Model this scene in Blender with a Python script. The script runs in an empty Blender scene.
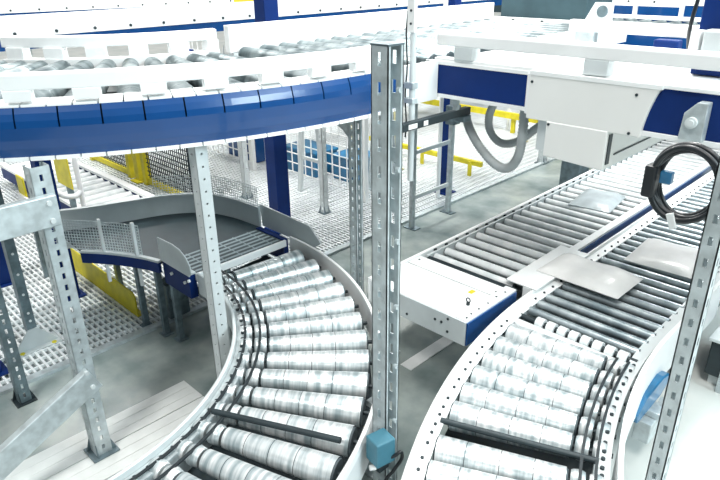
import bpy, math, random
from mathutils import Vector, Matrix, Euler
random.seed(7)
C = bpy.context.scene.collection
sin, cos, PI = math.sin, math.cos, math.pi
R = math.radians

# ------------------------------------------------------------------ materials
def mat(name, col, rough=.5, metal=0., noise=0., nscale=6., bump=0., col2=None, stretch=None, spec=.5, coat=0., perobj=False, emis=None):
    m = bpy.data.materials.new(name); m.use_nodes = True
    nt = m.node_tree; b = nt.nodes['Principled BSDF']
    b.inputs['Base Color'].default_value = (*col, 1); b.inputs['Roughness'].default_value = rough
    b.inputs['Metallic'].default_value = metal; b.inputs['Specular IOR Level'].default_value = spec
    b.inputs['Coat Weight'].default_value = coat; b.inputs['Coat Roughness'].default_value = .08
    if noise or col2 or bump:
        tc = nt.nodes.new('ShaderNodeTexCoord'); mp = nt.nodes.new('ShaderNodeMapping')
        nt.links.new(tc.outputs['Object'], mp.inputs['Vector'])
        if stretch: mp.inputs['Scale'].default_value = stretch
        vec = mp.outputs['Vector']
        if perobj:
            oi = nt.nodes.new('ShaderNodeObjectInfo'); ad = nt.nodes.new('ShaderNodeVectorMath'); ml = nt.nodes.new('ShaderNodeMath')
            ml.operation = 'MULTIPLY'; ml.inputs[1].default_value = 37.; nt.links.new(oi.outputs['Random'], ml.inputs[0])
            nt.links.new(vec, ad.inputs[0]); nt.links.new(ml.outputs[0], ad.inputs[1]); vec = ad.outputs[0]
        nz = nt.nodes.new('ShaderNodeTexNoise'); nz.inputs['Scale'].default_value = nscale; nz.inputs['Detail'].default_value = 5
        nt.links.new(vec, nz.inputs['Vector'])
        rp = nt.nodes.new('ShaderNodeValToRGB'); rp.color_ramp.elements[0].position = .35; rp.color_ramp.elements[1].position = .65
        c2 = col2 or tuple(max(0, c * (1 - noise)) for c in col)
        rp.color_ramp.elements[0].color = (*c2, 1); rp.color_ramp.elements[1].color = (*col, 1)
        nt.links.new(nz.outputs['Fac'], rp.inputs['Fac']); nt.links.new(rp.outputs['Color'], b.inputs['Base Color'])
        if bump:
            bp = nt.nodes.new('ShaderNodeBump'); bp.inputs['Strength'].default_value = bump; bp.inputs['Distance'].default_value = .01
            nt.links.new(nz.outputs['Fac'], bp.inputs['Height']); nt.links.new(bp.outputs['Normal'], b.inputs['Normal'])
    return m
WHITE = mat('white_powder_coat', (.86, .88, .88), .42, noise=.07, nscale=3)
PALE = mat('pale_grey_paint', (.62, .67, .68), .4, noise=.12, nscale=4)
BOX = mat('warm_white_cover', (.78, .79, .77), .45, noise=.04, nscale=2)
GALV = mat('galvanised_steel', (.58, .65, .67), .42, .4, noise=.28, nscale=14)
GALVD = mat('weathered_galvanised_steel', (.20, .27, .30), .45, .5, noise=.4, nscale=12)
ROLL = mat('zinc_roller', (.84, .86, .86), .36, .5, nscale=30., col2=(.34, .41, .43), stretch=(1, .10, .10), perobj=True)
ROLLB = mat('grey_zinc_roller', (.55, .61, .63), .32, .6, nscale=6., col2=(.25, .31, .34), stretch=(1, .1, .1), perobj=True)
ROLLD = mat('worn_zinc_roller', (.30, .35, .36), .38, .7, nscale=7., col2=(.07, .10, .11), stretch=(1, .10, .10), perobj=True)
PYEL = mat('faded_yellow_paint', (.70, .66, .38), .5, noise=.2, nscale=8)
ROLLT = mat('thin_zinc_roller', (.88, .90, .90), .36, .15, nscale=6., col2=(.66, .71, .72), stretch=(1, .12, .12), perobj=True)
SEAM = mat('roller_seam', (.05, .07, .08), .6)
BELT = mat('black_drive_belt', (.015, .022, .026), .5)
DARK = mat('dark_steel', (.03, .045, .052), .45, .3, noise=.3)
BLUE = mat('glossy_blue_paint', (.003, .054, .20), .26, noise=.12, nscale=3, coat=.5, spec=.4)
NAVY = mat('navy_blue_paint', (.003, .026, .15), .5, spec=.2, noise=.2, nscale=4)
AZURE = mat('azure_plastic', (.012, .16, .34), .3, coat=.4, noise=.3, nscale=9)
TEAL = mat('teal_plastic', (.06, .20, .27), .45, noise=.15, nscale=12)
YEL = mat('yellow_paint', (.72, .62, .02), .5, noise=.2, nscale=8)
CONC = mat('polished_concrete', (.42, .47, .45), .26, nscale=1.6, col2=(.16, .21, .21), bump=.04)
CONCW = mat('pale_floor', (.78, .79, .76), .45, nscale=1.2, col2=(.62, .66, .64))
DECK = mat('grey_underfloor', (.22, .27, .28), .7, noise=.3)
GRATE = mat('white_galvanised_grating', (.82, .86, .87), .4, .1, noise=.1)
RUB = mat('black_rubber', (.012, .016, .02), .38, noise=.3, nscale=20)
HOSE = mat('grey_conduit', (.40, .44, .45), .5, noise=.2, nscale=10)
BELTG = mat('dark_conveyor_belt', (.020, .042, .052), .42, noise=.35, nscale=5)
BELTL = mat('belt_reflection', (.30, .37, .39), .35, noise=.2, nscale=8)  # paler tone for light bars reflected in the belt
BELTW = mat('white_belt', (.66, .69, .70), .45, noise=.06, nscale=3)
POLY = mat('white_poly_wrap', (.80, .80, .79), .3, noise=.1, nscale=6, bump=.3, coat=.3)
POLYG = mat('grey_poly_wrap', (.50, .56, .58), .3, noise=.25, nscale=6, bump=.3, coat=.3)
TOTE = mat('slate_carton', (.05, .10, .12), .6, noise=.25, nscale=3)
PLANK = mat('pale_cover_plate', (.74, .78, .77), .45, noise=.14, nscale=5)

# ------------------------------------------------------------------ mesh collector
class MB:
    def __init__(s): s.v = []; s.f = []; s.sm = []; s.mi = []
    def add(s, vs, fs, smooth=False, mi=0):
        o = len(s.v); s.v += [tuple(v) for v in vs]
        for f in fs: s.f.append(tuple(i + o for i in f)); s.sm.append(smooth); s.mi.append(mi)
        return s
    def box(s, x0, x1, y0, y1, z0, z1, mi=0):
        vs = [(x, y, z) for z in (z0, z1) for y in (y0, y1) for x in (x0, x1)]
        return s.add(vs, [(0, 2, 3, 1), (4, 5, 7, 6), (0, 1, 5, 4), (2, 6, 7, 3), (0, 4, 6, 2), (1, 3, 7, 5)], mi=mi)
    def bar(s, p, q, w, h, up=(0, 0, 1), mi=0):
        p, q = Vector(p), Vector(q); d = (q - p).normalized(); u = Vector(up)
        sd = d.cross(u)
        if sd.length < 1e-5: sd = d.cross(Vector((1, 0, 0)))
        sd.normalize(); u = sd.cross(d).normalized()
        vs = [e + sd * a * w / 2 + u * b * h / 2 for e in (p, q) for a, b in ((-1, -1), (1, -1), (1, 1), (-1, 1))]
        return s.add(vs, [(0, 1, 2, 3), (7, 6, 5, 4), (0, 4, 5, 1), (1, 5, 6, 2), (2, 6, 7, 3), (3, 7, 4, 0)], mi=mi)
    def cyl(s, p, q, r0, r1=None, n=16, mi=0):
        r1 = r0 if r1 is None else r1
        p, q = Vector(p), Vector(q); d = (q - p).normalized()
        a = d.cross(Vector((0, 0, 1)))
        if a.length < 1e-4: a = Vector((1, 0, 0))
        a.normalize(); b = d.cross(a)
        ring = lambda c, r: [c + a * r * cos(2 * PI * k / n) + b * r * sin(2 * PI * k / n) for k in range(n)]
        s.add(ring(p, r0) + ring(q, r1), [(k, (k + 1) % n, n + (k + 1) % n, n + k) for k in range(n)], True, mi)
        if r0 > 1e-6: s.add(ring(p, r0), [tuple(range(n))[::-1]], mi=mi)
        if r1 > 1e-6: s.add(ring(q, r1), [tuple(range(n))], mi=mi)
        return s
    def lathe_x(s, prof, n=20, mi=0):
        ring = lambda x, r: [(x, r * cos(2 * PI * k / n), r * sin(2 * PI * k / n)) for k in range(n)]
        for (x0, r0), (x1, r1) in zip(prof[:-1], prof[1:]):
            s.add(ring(x0, r0) + ring(x1, r1), [(k, n + k, n + (k + 1) % n, (k + 1) % n) for k in range(n)], abs(x1 - x0) > 1e-4, mi)
        return s
    def tube(s, pts, r, n=10, corr=0.):
        pts = [Vector(p) for p in pts]; m = len(pts); vs = []; prev = None
        for i, p in enumerate(pts):
            d = (pts[min(i + 1, m - 1)] - pts[max(i - 1, 0)]).normalized()
            a = prev - d * prev.dot(d) if prev is not None else d.cross(Vector((0, 0, 1)) if abs(d.z) < .9 else Vector((1, 0, 0)))
            a.normalize(); prev = a; b = d.cross(a); rr = r * (1 + (corr if i % 2 else -corr))
            vs += [p + a * rr * cos(2 * PI * k / n) + b * rr * sin(2 * PI * k / n) for k in range(n)]
        fs = [(i * n + k, i * n + (k + 1) % n, (i + 1) * n + (k + 1) % n, (i + 1) * n + k) for i in range(m - 1) for k in range(n)]
        fs += [tuple(range(n))[::-1], tuple((m - 1) * n + k for k in range(n))]
        return s.add(vs, fs, True)
    def sweep(s, path, prof, smooth=False, mi=0):
        """profile of (offset to the left of the path, z), a closed ring, along a path in plan"""
        P = [Vector((p[0], p[1], 0)) for p in path]; m = len(P); k = len(prof); vs = []
        for i, p in enumerate(P):
            d = (P[min(i + 1, m - 1)] - P[max(i - 1, 0)]).normalized(); nrm = Vector((-d.y, d.x, 0))
            vs += [(p.x + nrm.x * o, p.y + nrm.y * o, z) for o, z in prof]
        fs = [(i * k + j, i * k + (j + 1) % k, (i + 1) * k + (j + 1) % k, (i + 1) * k + j) for i in range(m - 1) for j in range(k)]
        s.add(vs, fs, smooth, mi)
        s.add(vs[:k], [tuple(range(k))], mi=mi); s.add(vs[-k:], [tuple(range(k))[::-1]], mi=mi)
        return s
    def prism(s, poly, ax, a0, a1, mi=0):
        """polygon in the plane across axis ax ('x': (y,z), 'y': (x,z), 'z': (x,y)), from a0 to a1"""
        f = {'x': lambda p, a: (a, p[0], p[1]), 'y': lambda p, a: (p[0], a, p[1]), 'z': lambda p, a: (p[0], p[1], a)}[ax]
        n = len(poly); vs = [f(p, a0) for p in poly] + [f(p, a1) for p in poly]
        return s.add(vs, [tuple(range(n))[::-1], tuple(range(n, 2 * n))] + [(i, (i + 1) % n, n + (i + 1) % n, n + i) for i in range(n)], mi=mi)
    def slotted(s, o, u, v, nrm, w, L, sw, sh, pitch, t, start=.04, mi=0):
        """plate of width w along u and length L along v, thickness t, with a row of real slots sw x sh"""
        o, u, v, nrm = Vector(o), Vector(u), Vector(v), Vector(nrm)
        def pl(u0, u1, v0, v1):
            if v1 - v0 < 1e-4 or u1 - u0 < 1e-4: return
            vs = [o + u * a + v * b + nrm * c for c in (0, t) for b in (v0, v1) for a in (u0, u1)]
            s.add(vs, [(0, 2, 3, 1), (4, 5, 7, 6), (0, 1, 5, 4), (2, 6, 7, 3), (0, 4, 6, 2), (1, 3, 7, 5)], mi=mi)
        e = (w - sw) / 2
        pl(0, e, 0, L); pl(w - e, w, 0, L)
        z = start; last = 0
        while z + sh < L:
            pl(e, w - e, last, z); last = z + sh; z += pitch
        pl(e, w - e, last, L)
        return s

def wpos(o):
    p = Vector((0, 0, 0))
    while o is not None: p += o.location; o = o.parent
    return p
def fix_normals(me):
    import bmesh
    bm = bmesh.new(); bm.from_mesh(me); bmesh.ops.recalc_face_normals(bm, faces=bm.faces); bm.to_mesh(me); bm.free()
def part(name, mb, m, parent=None, bevel=0., local=False):
    off = Vector((0, 0, 0)) if (parent is None or local) else wpos(parent)
    me = bpy.data.meshes.new(name)
    me.from_pydata([tuple(Vector(v) - off) for v in mb.v], [], mb.f)
    me.polygons.foreach_set('use_smooth', mb.sm)
    for x in (m if isinstance(m, (list, tuple)) else [m]): me.materials.append(x)
    me.polygons.foreach_set('material_index', mb.mi)
    me.update(); fix_normals(me)
    o = bpy.data.objects.new(name, me); C.objects.link(o); o.parent = parent
    if bevel:
        b = o.modifiers.new('bevel', 'BEVEL'); b.width = bevel; b.segments = 2; b.limit_method = 'ANGLE'
    return o
def tag(o, label, cat, group=None, kind=None):
    o['label'] = label; o['category'] = cat
    if group: o['group'] = group
    if kind: o['kind'] = kind
    return o
def thing(name, loc, label, cat, group=None):
    o = bpy.data.objects.new(name, None); o.empty_display_size = .1; C.objects.link(o); o.location = loc
    return tag(o, label, cat, group)
def solo(name, mb, m, label, cat, group=None, bevel=0., base=None):
    """a thing of one mesh, origin at its base"""
    if base is None:
        xs = [v[0] for v in mb.v]; ys = [v[1] for v in mb.v]; zs = [v[2] for v in mb.v]
        base = ((min(xs) + max(xs)) / 2, (min(ys) + max(ys)) / 2, min(zs))
    b = Vector(base); mb.v = [tuple(Vector(v) - b) for v in mb.v]
    o = part(name, mb, m, None, bevel); o.location = b
    return tag(o, label, cat, group)
def struct(name, mb, m):
    o = part(name, mb, m); o['kind'] = 'structure'; return o
def copy_tree(o, parent=None, label=None):
    c = o.copy(); C.objects.link(c)
    if parent is not None: c.parent = parent
    if label: c['label'] = label
    for ch in o.children: copy_tree(ch, c)
    return c
def arc(c, r, a0, a1, n):
    return [(c[0] + r * cos(R(a0 + (a1 - a0) * i / n)), c[1] + r * sin(R(a0 + (a1 - a0) * i / n))) for i in range(n + 1)]

def resample(path, step):
    P = [Vector((p[0], p[1])) for p in path]; out = [P[0].copy()]; d = step
    for a, b in zip(P[:-1], P[1:]):
        L = (b - a).length; s = 0
        while s + d <= L: s += d; out.append(a + (b - a) * (s / L)); d = step
        d -= (L - s)
    return out
def bolts(parent, spots, axis, r=.012, h=.012, m=DARK):
    """bolt heads as copies of one mesh; spots in world coordinates"""
    ax = Vector(axis); mb = MB().cyl(-ax * .006, ax * h, r, r, 8)
    proto = None; off = wpos(parent)
    for p in spots:
        if proto is None: o = proto = part('bolt', mb, m, parent, local=True)
        else: o = proto.copy(); C.objects.link(o)
        o.parent = parent; o.location = Vector(p) - off

# ------------------------------------------------------------------ rollers
def make_roller(L, ra, rb, seams, m, pulleys=()):
    f = lambda x: ra + (rb - ra) * x / L
    mb = MB(); x = .010
    mb.lathe_x([(0, .012), (0, ra - .010), (.010, ra - .008), (.010, ra)], mi=1)
    for q in list(seams) + [None]:
        e = L - .010 if q is None else q - .002
        mb.lathe_x([(x, f(x)), (e, f(e))])
        if q is not None:
            mb.lathe_x([(e, f(e)), (e, f(e) - .003), (q + .002, f(q) - .003), (q + .002, f(q + .002))], mi=1); x = q + .002
    mb.lathe_x([(L - .010, rb), (L - .010, rb - .008), (L, rb - .010), (L, .012)], mi=1)
    o = part('roller', mb, [m, SEAM], None)
    s = part('shaft', MB().cyl((-.21, 0, 0) if pulleys and pulleys[0][0] < 0 else (-.05, 0, 0),
                               (L + .21, 0, 0) if pulleys and pulleys[0][0] > 0 else (L + .05, 0, 0), .014, n=8), DARK, o, local=True)
    for x0, x1, rr in pulleys:
        part('belt_pulley', MB().lathe_x([(x0, .012), (x0, rr - .006), (x0 + .012, rr), ((x0 + x1) / 2, rr + .004), (x1 - .012, rr), (x1, rr - .006), (x1, .012)]), m, o, local=True)
    return o
def place(proto, used, parent, loc, rot):
    o = proto if not used else copy_tree(proto)
    o.parent = parent; o.location = Vector(loc) - wpos(parent); o.rotation_euler = rot
    return True

def leg_part(parent, x, y, z0, z1, w=.06, m=GALV, name='leg'):
    mb = MB().box(x - w / 2, x + w / 2, y - w / 2, y + w / 2, z0 + .01, z1).box(x - w, x + w, y - w, y + w, z0, z0 + .012)
    return part(name, mb, m, parent)

# =================================================================== FLOOR
struct('floor', MB().box(-40, 8, -6, 40, -.12, -.04), CONCW)
struct('floor_walkway', MB().box(-5.02, -1.28, -4, 30, -.04, 0), CONC)
struct('floor_bright_lit', MB().box(-1.28, 6, -4, 30, -.04, 0), CONCW)  # strongly lit floor, its brightness put into a paler colour
struct('floor_underdeck', MB().box(-13.5, -5.10, -2, 14, -.04, -.035), DECK)
struct('floor_beyond', MB().box(-39, -13.5, -2, 39, -.04, -.004), CONCW)
struct('trim_1', MB().box(-5.10, -5.02, -2, 14, -.04, .03), GALV)
g = MB()
y = -1.0
while y < 13.6:
    g.box(-13.5, -5.10, y, y + .020, -.034, 0); y += .055
x = -13.4
while x < -5.12:
    g.box(x, x + .018, -1, 13.6, -.03, -.003); x += .12
struct('floor_grating', g, GRATE)

# =================================================================== CURVED ROLLER CONVEYOR (left of centre)
CC = (-4.30, .65)
def cpath(r, ext=1.6, n=40, a0=90):
    return arc(CC, r, a0, 0, n) + [(CC[0] + r, CC[1] - ext)]
t = thing('curved_roller_conveyor', (CC[0] + 1.7, CC[1] + 1.3, 0), 'curved conveyor of tapered steel rollers, directly left of the tall slotted centre post', 'conveyor')
curveC = t
part('outer_rail', MB().sweep(cpath(2.70), [(0, .60), (0, .835), (.008, .84), (.022, .835), (.03, .80), (.03, .60)]), WHITE, t)
part('inner_guard', MB().sweep(cpath(1.70), [(-.012, .62), (-.012, .815), (-.004, .82), (.004, .82), (.012, .815), (.012, .62)]), PALE, t)
part('inner_rail', MB().sweep(cpath(1.715), [(0, .60), (0, .775), (.085, .775), (.085, .60)]), GALV, t)
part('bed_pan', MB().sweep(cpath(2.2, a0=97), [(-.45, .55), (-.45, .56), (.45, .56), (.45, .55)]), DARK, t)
L = .70; ra, rb = .060, .091
proto = make_roller(L, ra, rb, (.155, .31, .47), ROLL, ((-.095, -.012, .058), (-.20, -.115, .056)))
used = False
tilt = math.atan((rb - ra) / L)
CROLL = 5.6
ang = 84.8; rr0 = 1.935
spots = []
while ang > -34:
    if ang > 0: a, cx, cy = R(ang), CC[0], CC[1]
    else: a, cx, cy = 0, CC[0], CC[1] + R(ang) * 2.3
    used = place(proto, used, t, (cx + rr0 * cos(a), cy + rr0 * sin(a), .80 - ra), (0, tilt, a))
    for q in (0, 1):
        aa = a + R(1.4 if q else -1.4)
        spots.append((cx + 1.755 * cos(aa), cy + 1.755 * sin(aa), .775))
    ang -= CROLL
bolts(t, spots, (0, 0, 1), .014, .014)
for r in (1.775, 1.88):
    part('drive_belt', MB().sweep(cpath(r, a0=88), [(-.009, .796), (-.009, .806), (.009, .806), (.009, .796)]), BELT, t)
a = R(26.2)
part('cross_rod', MB().cyl((CC[0] + 1.80 * cos(a), CC[1] + 1.80 * sin(a), .812), (CC[0] + 2.60 * cos(a), CC[1] + 2.60 * sin(a), .812), .018), DARK, t)
for ang, r in ((80, 1.74), (80, 2.66), (40, 2.66), (12, 1.74), (5, 2.66)):
    leg_part(t, CC[0] + r * cos(R(ang)), CC[1] + r * sin(R(ang)), 0, .60)

# =================================================================== BELT INFEED and curved belt with mesh guards
t = thing('belt_conveyor', (-4.55, 2.82, 0), 'short dark belt conveyor feeding the curved rollers, behind the narrow punched post', 'conveyor')
part('belt', MB().box(-4.78, -4.34, 2.36, 3.30, .77, .795), BELTG, t)
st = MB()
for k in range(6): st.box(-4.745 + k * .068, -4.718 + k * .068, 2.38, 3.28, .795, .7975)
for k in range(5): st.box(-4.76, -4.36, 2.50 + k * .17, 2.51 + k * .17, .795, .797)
part('belt_reflection_bars', st, BELTL, t)  # reflections of overhead structure, modelled as pale strips on the belt
part('end_bar', MB().box(-4.338, -4.312, 2.34, 3.32, .74, .805), WHITE, t, .004)
part('side_frame', MB().box(-4.78, -4.34, 2.28, 2.35, .58, .80), NAVY, t)
part('side_frame', MB().box(-4.78, -4.34, 3.31, 3.36, .58, .80), NAVY, t)
part('frame_cap', MB().box(-4.78, -4.34, 2.275, 2.352, .80, .815), PALE, t)
part('back_guard', MB().prism([(-4.80, 1.03), (-4.78, .80), (-4.0, .80), (-3.90, .87), (-4.05, 1.0)], 'y', 3.392, 3.405), PALE, t)
poly = [(-4.78, .81), (-4.30, .81), (-4.26, .86), (-4.27, .92), (-4.32, .985), (-4.41, 1.03), (-4.53, 1.045), (-4.78, 1.035)]
part('front_guard', MB().prism(poly, 'y', 2.262, 2.274), PALE, t, .004)
bolts(t, [(-4.33, 2.275, .76), (-4.40, 2.275, .72), (-4.62, 2.275, .73)], (0, -1, 0), .014, .014, WHITE)
leg_part(t, -4.70, 2.31, 0, .58, .05, GALVD); leg_part(t, -4.70, 3.33, 0, .58, .05, GALVD)

t = thing('curved_belt_conveyor', (-5.4, 2.6, 0), 'curved dark belt conveyor with blue side and wire mesh guards, behind the left slotted post', 'conveyor')
def smooth2(pts, n=6):
    P = [Vector((p[0], p[1], 0)) for p in pts]; P = [2 * P[0] - P[1]] + P + [2 * P[-1] - P[-2]]; out = []
    for i in range(1, len(P) - 2):
        for k in range(n):
            q = k / n; a, b, c, d = P[i - 1:i + 3]
            v = .5 * ((2 * b) + (c - a) * q + (2 * a - 5 * b + 4 * c - d) * q * q + (3 * b - a - 3 * c + d) * q ** 3); out.append((v.x, v.y))
    out.append((P[-2].x, P[-2].y)); return out
DI = smooth2([(-5.52, 1.87), (-5.36, 1.99), (-5.20, 2.09), (-4.98, 2.20), (-4.785, 2.265)])
DO = smooth2([(-6.16, 1.90), (-6.02, 2.20), (-5.90, 2.55), (-5.76, 2.92), (-5.52, 3.20), (-5.20, 3.32), (-4.785, 3.36)])
k = len(DO); DIs = [DI[round(q * (len(DI) - 1) / (k - 1))] for q in range(k)]
mb = MB(); mb.add([(p[0], p[1], .795) for p in DIs] + [(p[0], p[1], .795) for p in DO] + [(p[0], p[1], .77) for p in DIs] + [(p[0], p[1], .77) for p in DO],
    [(q, q + 1, k + q + 1, k + q) for q in range(k - 1)] + [(2 * k + q, 3 * k + q, 3 * k + q + 1, 2 * k + q + 1) for q in range(k - 1)] + [(0, k, 3 * k, 2 * k)])
part('belt', mb, BELTG, t)
part('side_frame', MB().sweep(DI, [(0, .69), (0, .79), (-.03, .79), (-.03, .69)]), NAVY, t)
part('side_cap', MB().sweep(DI, [(.012, .79), (.012, .81), (-.03, .81), (-.03, .79)]), PALE, t)
part('outer_guard', MB().sweep(DO, [(.0, .60), (.0, 1.0), (-.02, 1.0), (-.02, 1.015), (.03, 1.015), (.014, .60)]), PALE, t)
def mesh_guard(mb, path, z0, z1, dv=1, dz=.028, w=.0045):
    z = z0
    while z <= z1 + 1e-6: mb.sweep(path, [(-w / 2, z - w / 2), (-w / 2, z + w / 2), (w / 2, z + w / 2), (w / 2, z - w / 2)]); z += dz
    for p in path[::dv]: mb.box(p[0] - w / 2, p[0] + w / 2, p[1] - w / 2, p[1] + w / 2, z0, z1)
    return mb
def rs(path, step): return [(p.x, p.y) for p in resample(path, step)]
part('inner_mesh_guard', mesh_guard(MB(), rs(smooth2([(-5.75, 1.72), (-5.52, 1.885), (-5.36, 2.003), (-5.20, 2.103), (-4.98, 2.213)]), .028), .815, 1.10), GALV, t)
part('outer_mesh_guard', mesh_guard(MB(), rs(DO[16:], .028), 1.02, 1.22), GALV, t)
for x, y in ((-5.33, 2.0), (-5.03, 2.17)):
    part('guard_stay', MB().box(x - .013, x + .013, y - .013, y + .013, .50, 1.13), WHITE, t)
for x, y in ((-5.16, 2.2), (-4.88, 2.26), (-6.0, 2.35), (-5.3, 3.25)): leg_part(t, x, y, 0, .77, .05, GALVD)
part('drive_unit', MB().box(-5.22, -5.04, 2.40, 2.62, .0, .40).cyl((-5.24, 2.5, .30), (-5.0, 2.5, .30), .09), GALVD, t, .01)

# =================================================================== STRAIGHT ROLLER CONVEYOR (centre right)
AX0, AX1, AY0, AY1 = -3.20, -2.20, 3.28, 10.5
t = thing('straight_roller_conveyor', ((AX0 + AX1) / 2, 6.0, 0), 'straight thin roller conveyor with a white front deck and blue end panel', 'conveyor')
part('left_rail', MB().box(AX0, AX0 + .035, AY0 + .01, AY1, .60, .815).box(AX0 - .06, AX0, 3.9, AY1, .745, .765), WHITE, t)
part('inner_strip', MB().box(AX0 + .055, AX0 + .075, 3.99, AY1, .70, .80), PALE, t)
part('right_rail', MB().box(AX1 - .06, AX1, 4.95, AY1, .60, .80).box(AX1 - .07, AX1 + .004, 4.95, AY1, .80, .815), WHITE, t)
part('side_panel', MB().box(AX1, AX1 + .012, 4.97, AY1, .615, .785), BLUE, t)
part('deck_plate', MB().box(AX0 + .036, AX1 - .10, AY0 + .012, 3.745, .79, .806), WHITE, t, .003)
part('deck_strip', MB().box(AX0 + .036, AX1 - .10, 3.757, 3.93, .79, .806), WHITE, t, .003)
part('deck_edge', MB().box(AX1 - .098, AX1, AY0 + .012, 3.96, .79, .81), WHITE, t, .003)
part('front_panel', MB().box(AX0 + .036, AX1 - .002, AY0, AY0 + .012, .60, .80), PALE, t, .002)
part('end_panel', MB().box(AX1, AX1 + .014, AY0 + .006, 3.95, .605, .795), BLUE, t, .003)
part('warning_label', MB().box(-2.46, -2.42, 3.66, 3.72, .806, .8075), YEL, t)
part('eye_bolt', MB().cyl((-2.34, 3.50, .806), (-2.34, 3.50, .83), .014).tube([(-2.34 + .018 * cos(k * PI / 6), 3.50, .848 + .018 * sin(k * PI / 6)) for k in range(13)], .005, 6), DARK, t)
part('dark_bar', MB().box(AX0 + .08, AX1 - .02, 3.965, 4.01, .74, .79), DARK, t)
part('bed_pan', MB().box(AX0 + .04, AX1 - .06, 3.96, AY1, .58, .60), DARK, t)
bolts(t, [(-3.12, 3.86, .806), (-2.15 - .09, 3.40, .81), (-2.15 - .09, 3.50, .81), (-2.24, 3.62, .81), (-2.25, 3.75, .81), (-2.30, 3.82, .806), (-2.24, 3.86, .81), (-2.20 - .03, 3.33, .81)], (0, 0, 1), .009, .004)
bolts(t, [(-2.76, AY0, .65), (-2.48, AY0, .72), (-2.42, AY0, .72), (-2.36, AY0, .66), (-2.36, AY0, .77)], (0, -1, 0), .011, .006)
proto = make_roller(.84, .037, .037, (), ROLLT); used = False
y = 4.08
clips = []
while y < AY1:
    used = place(proto, used, t, (AX0 + .08, y, (.795 - .037)), (0, 0, 0))
    clips.append((AX0 + .045, y + .05, .79)); clips.append((AX1 - .075, y + .05, .775)); y += .165
bolts(t, clips, (0, 0, 1), .016, .02)
for yy in (3.5, 5.6, 7.8):
    for xx in (AX0 + .06, AX1 - .06): leg_part(t, xx, yy, 0, .60, .07)

# transfer plate between the two straight conveyors
solo('transfer_plate', MB().box(-2.34, -2.06, 4.02, 4.93, .823, .835).box(-2.18, -2.11, 4.02, 4.035, .70, .823), WHITE,
     'flat white bridge plate between the two side by side roller conveyors', 'plate', bevel=.003)

# =================================================================== CURVED + STRAIGHT ROLLER CONVEYOR (right)
BC = (2.62, 4.05)
def bpath(r, a1=212, ext=4.5): return [(BC[0] - r, BC[1] + ext)] + arc(BC, r, 180, a1, 26)
t = thing('bending_roller_conveyor', (-1.55, 4.0, 0), 'right conveyor that bends towards the viewer, wide rollers in front and close thin rollers behind', 'conveyor')
part('left_rail', MB().sweep(bpath(4.72), [(-.004, .60), (-.004, .815), (.004, .82), (.016, .82), (.022, .79), (.10, .785), (.10, .775), (.02, .775), (.02, .60)]), WHITE, t)
part('right_rail', MB().sweep(bpath(3.70), [(-.10, .60), (-.10, .78), (-.02, .78), (-.02, .60)]), PALE, t)
part('right_guard', MB().sweep([(BC[0] - 3.68, 5.2)] + arc(BC, 3.68, 180, 212, 26), [(-.012, .50), (-.012, .85), (.014, .85), (.014, .50)]), WHITE, t)
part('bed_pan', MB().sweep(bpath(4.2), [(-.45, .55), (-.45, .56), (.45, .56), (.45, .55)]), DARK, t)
Lb = .70; ra, rb = .068, .089     # local x runs from the inner (right) end outwards
proto = make_roller(Lb, ra, rb, (.17, .345, .53), ROLL, ((-.085, -.012, .066), (-.175, -.105, .062)))
used = False; ang = 187.0; tilt = math.atan((rb - ra) / Lb); spots = []; lsp = []
rods = []
k = 0
while ang < 214:
    a = R(ang)
    if k == 6:
        rods.append(ang)
    else:
        used = place(proto, used, t, (BC[0] + 3.92 * cos(a), BC[1] + 3.92 * sin(a), .80 - ra), (0, tilt, a))
    for q in (-.55, .55):
        b = R(ang + q); spots.append((BC[0] + 3.76 * cos(b), BC[1] + 3.76 * sin(b), .78)); lsp.append((BC[0] + 4.66 * cos(b), BC[1] + 4.66 * sin(b), .785))
    ang += 2.55 if k not in (5, 6) else 2.0
    k += 1
for an in rods:
    a = R(an)
    part('cross_rod', MB().cyl((BC[0] + 3.78 * cos(a), BC[1] + 3.78 * sin(a), .79), (BC[0] + 4.64 * cos(a), BC[1] + 4.64 * sin(a), .79), .018), DARK, t)
for r in (3.790, 3.865):
    part('drive_belt', MB().sweep(arc(BC, r, 186.5, 213, 30), [(-.008, .797), (-.008, .806), (.008, .806), (.008, .797)]), BELT, t)
proto = make_roller(.86, .033, .033, (), ROLLB); used = False
y = 3.83
while y < 8.5:
    used = place(proto, used, t, (-2.01, y, .79 - .033), (0, 0, 0)); y += .135
    lsp.append((-2.03, y, .785))
bolts(t, spots, (0, 0, 1), .012, .012); bolts(t, lsp[:90], (0, 0, 1), .010, .012)
pr_ = MB(); x = -2.0
pr_.cyl((-2.0, 3.70, .765), (-1.12, 3.70, .765), .022)
prr = part('pulley_roller', pr_, DARK, t)
pu = None
for i in range(8):
    mb = MB().cyl((-1.86 + i * .088, 3.70, .765), (-1.80 + i * .088, 3.70, .765), .045)
    part('pulley', mb, ROLLT, prr)
part('roller', MB().cyl((-2.0, 3.615, .75), (-1.12, 3.615, .75), .034, n=18), ROLLT, t)
part('end_guard', MB().prism([(3.52, .44), (3.50, .52), (3.62, .60), (3.90, .615), (4.02, .58), (4.02, .50), (3.90, .45)], 'x', -1.05, -.99), AZURE, t, .012)
part('drive_housing', MB().box(-1.04, -.93, 3.62, 3.90, .24, .40).box(-1.02, -.90, 3.70, 3.80, .40, .45).cyl((-1.0, 3.95, .36), (-.86, 3.95, .36), .05), GALV, t, .006)
for (x, y) in ((-1.15, 3.2), (-1.15, 4.9), (-2.03, 4.6), (-1.66, 2.35), (-1.15, 7.0)): leg_part(t, x, y, 0, .60)

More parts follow.
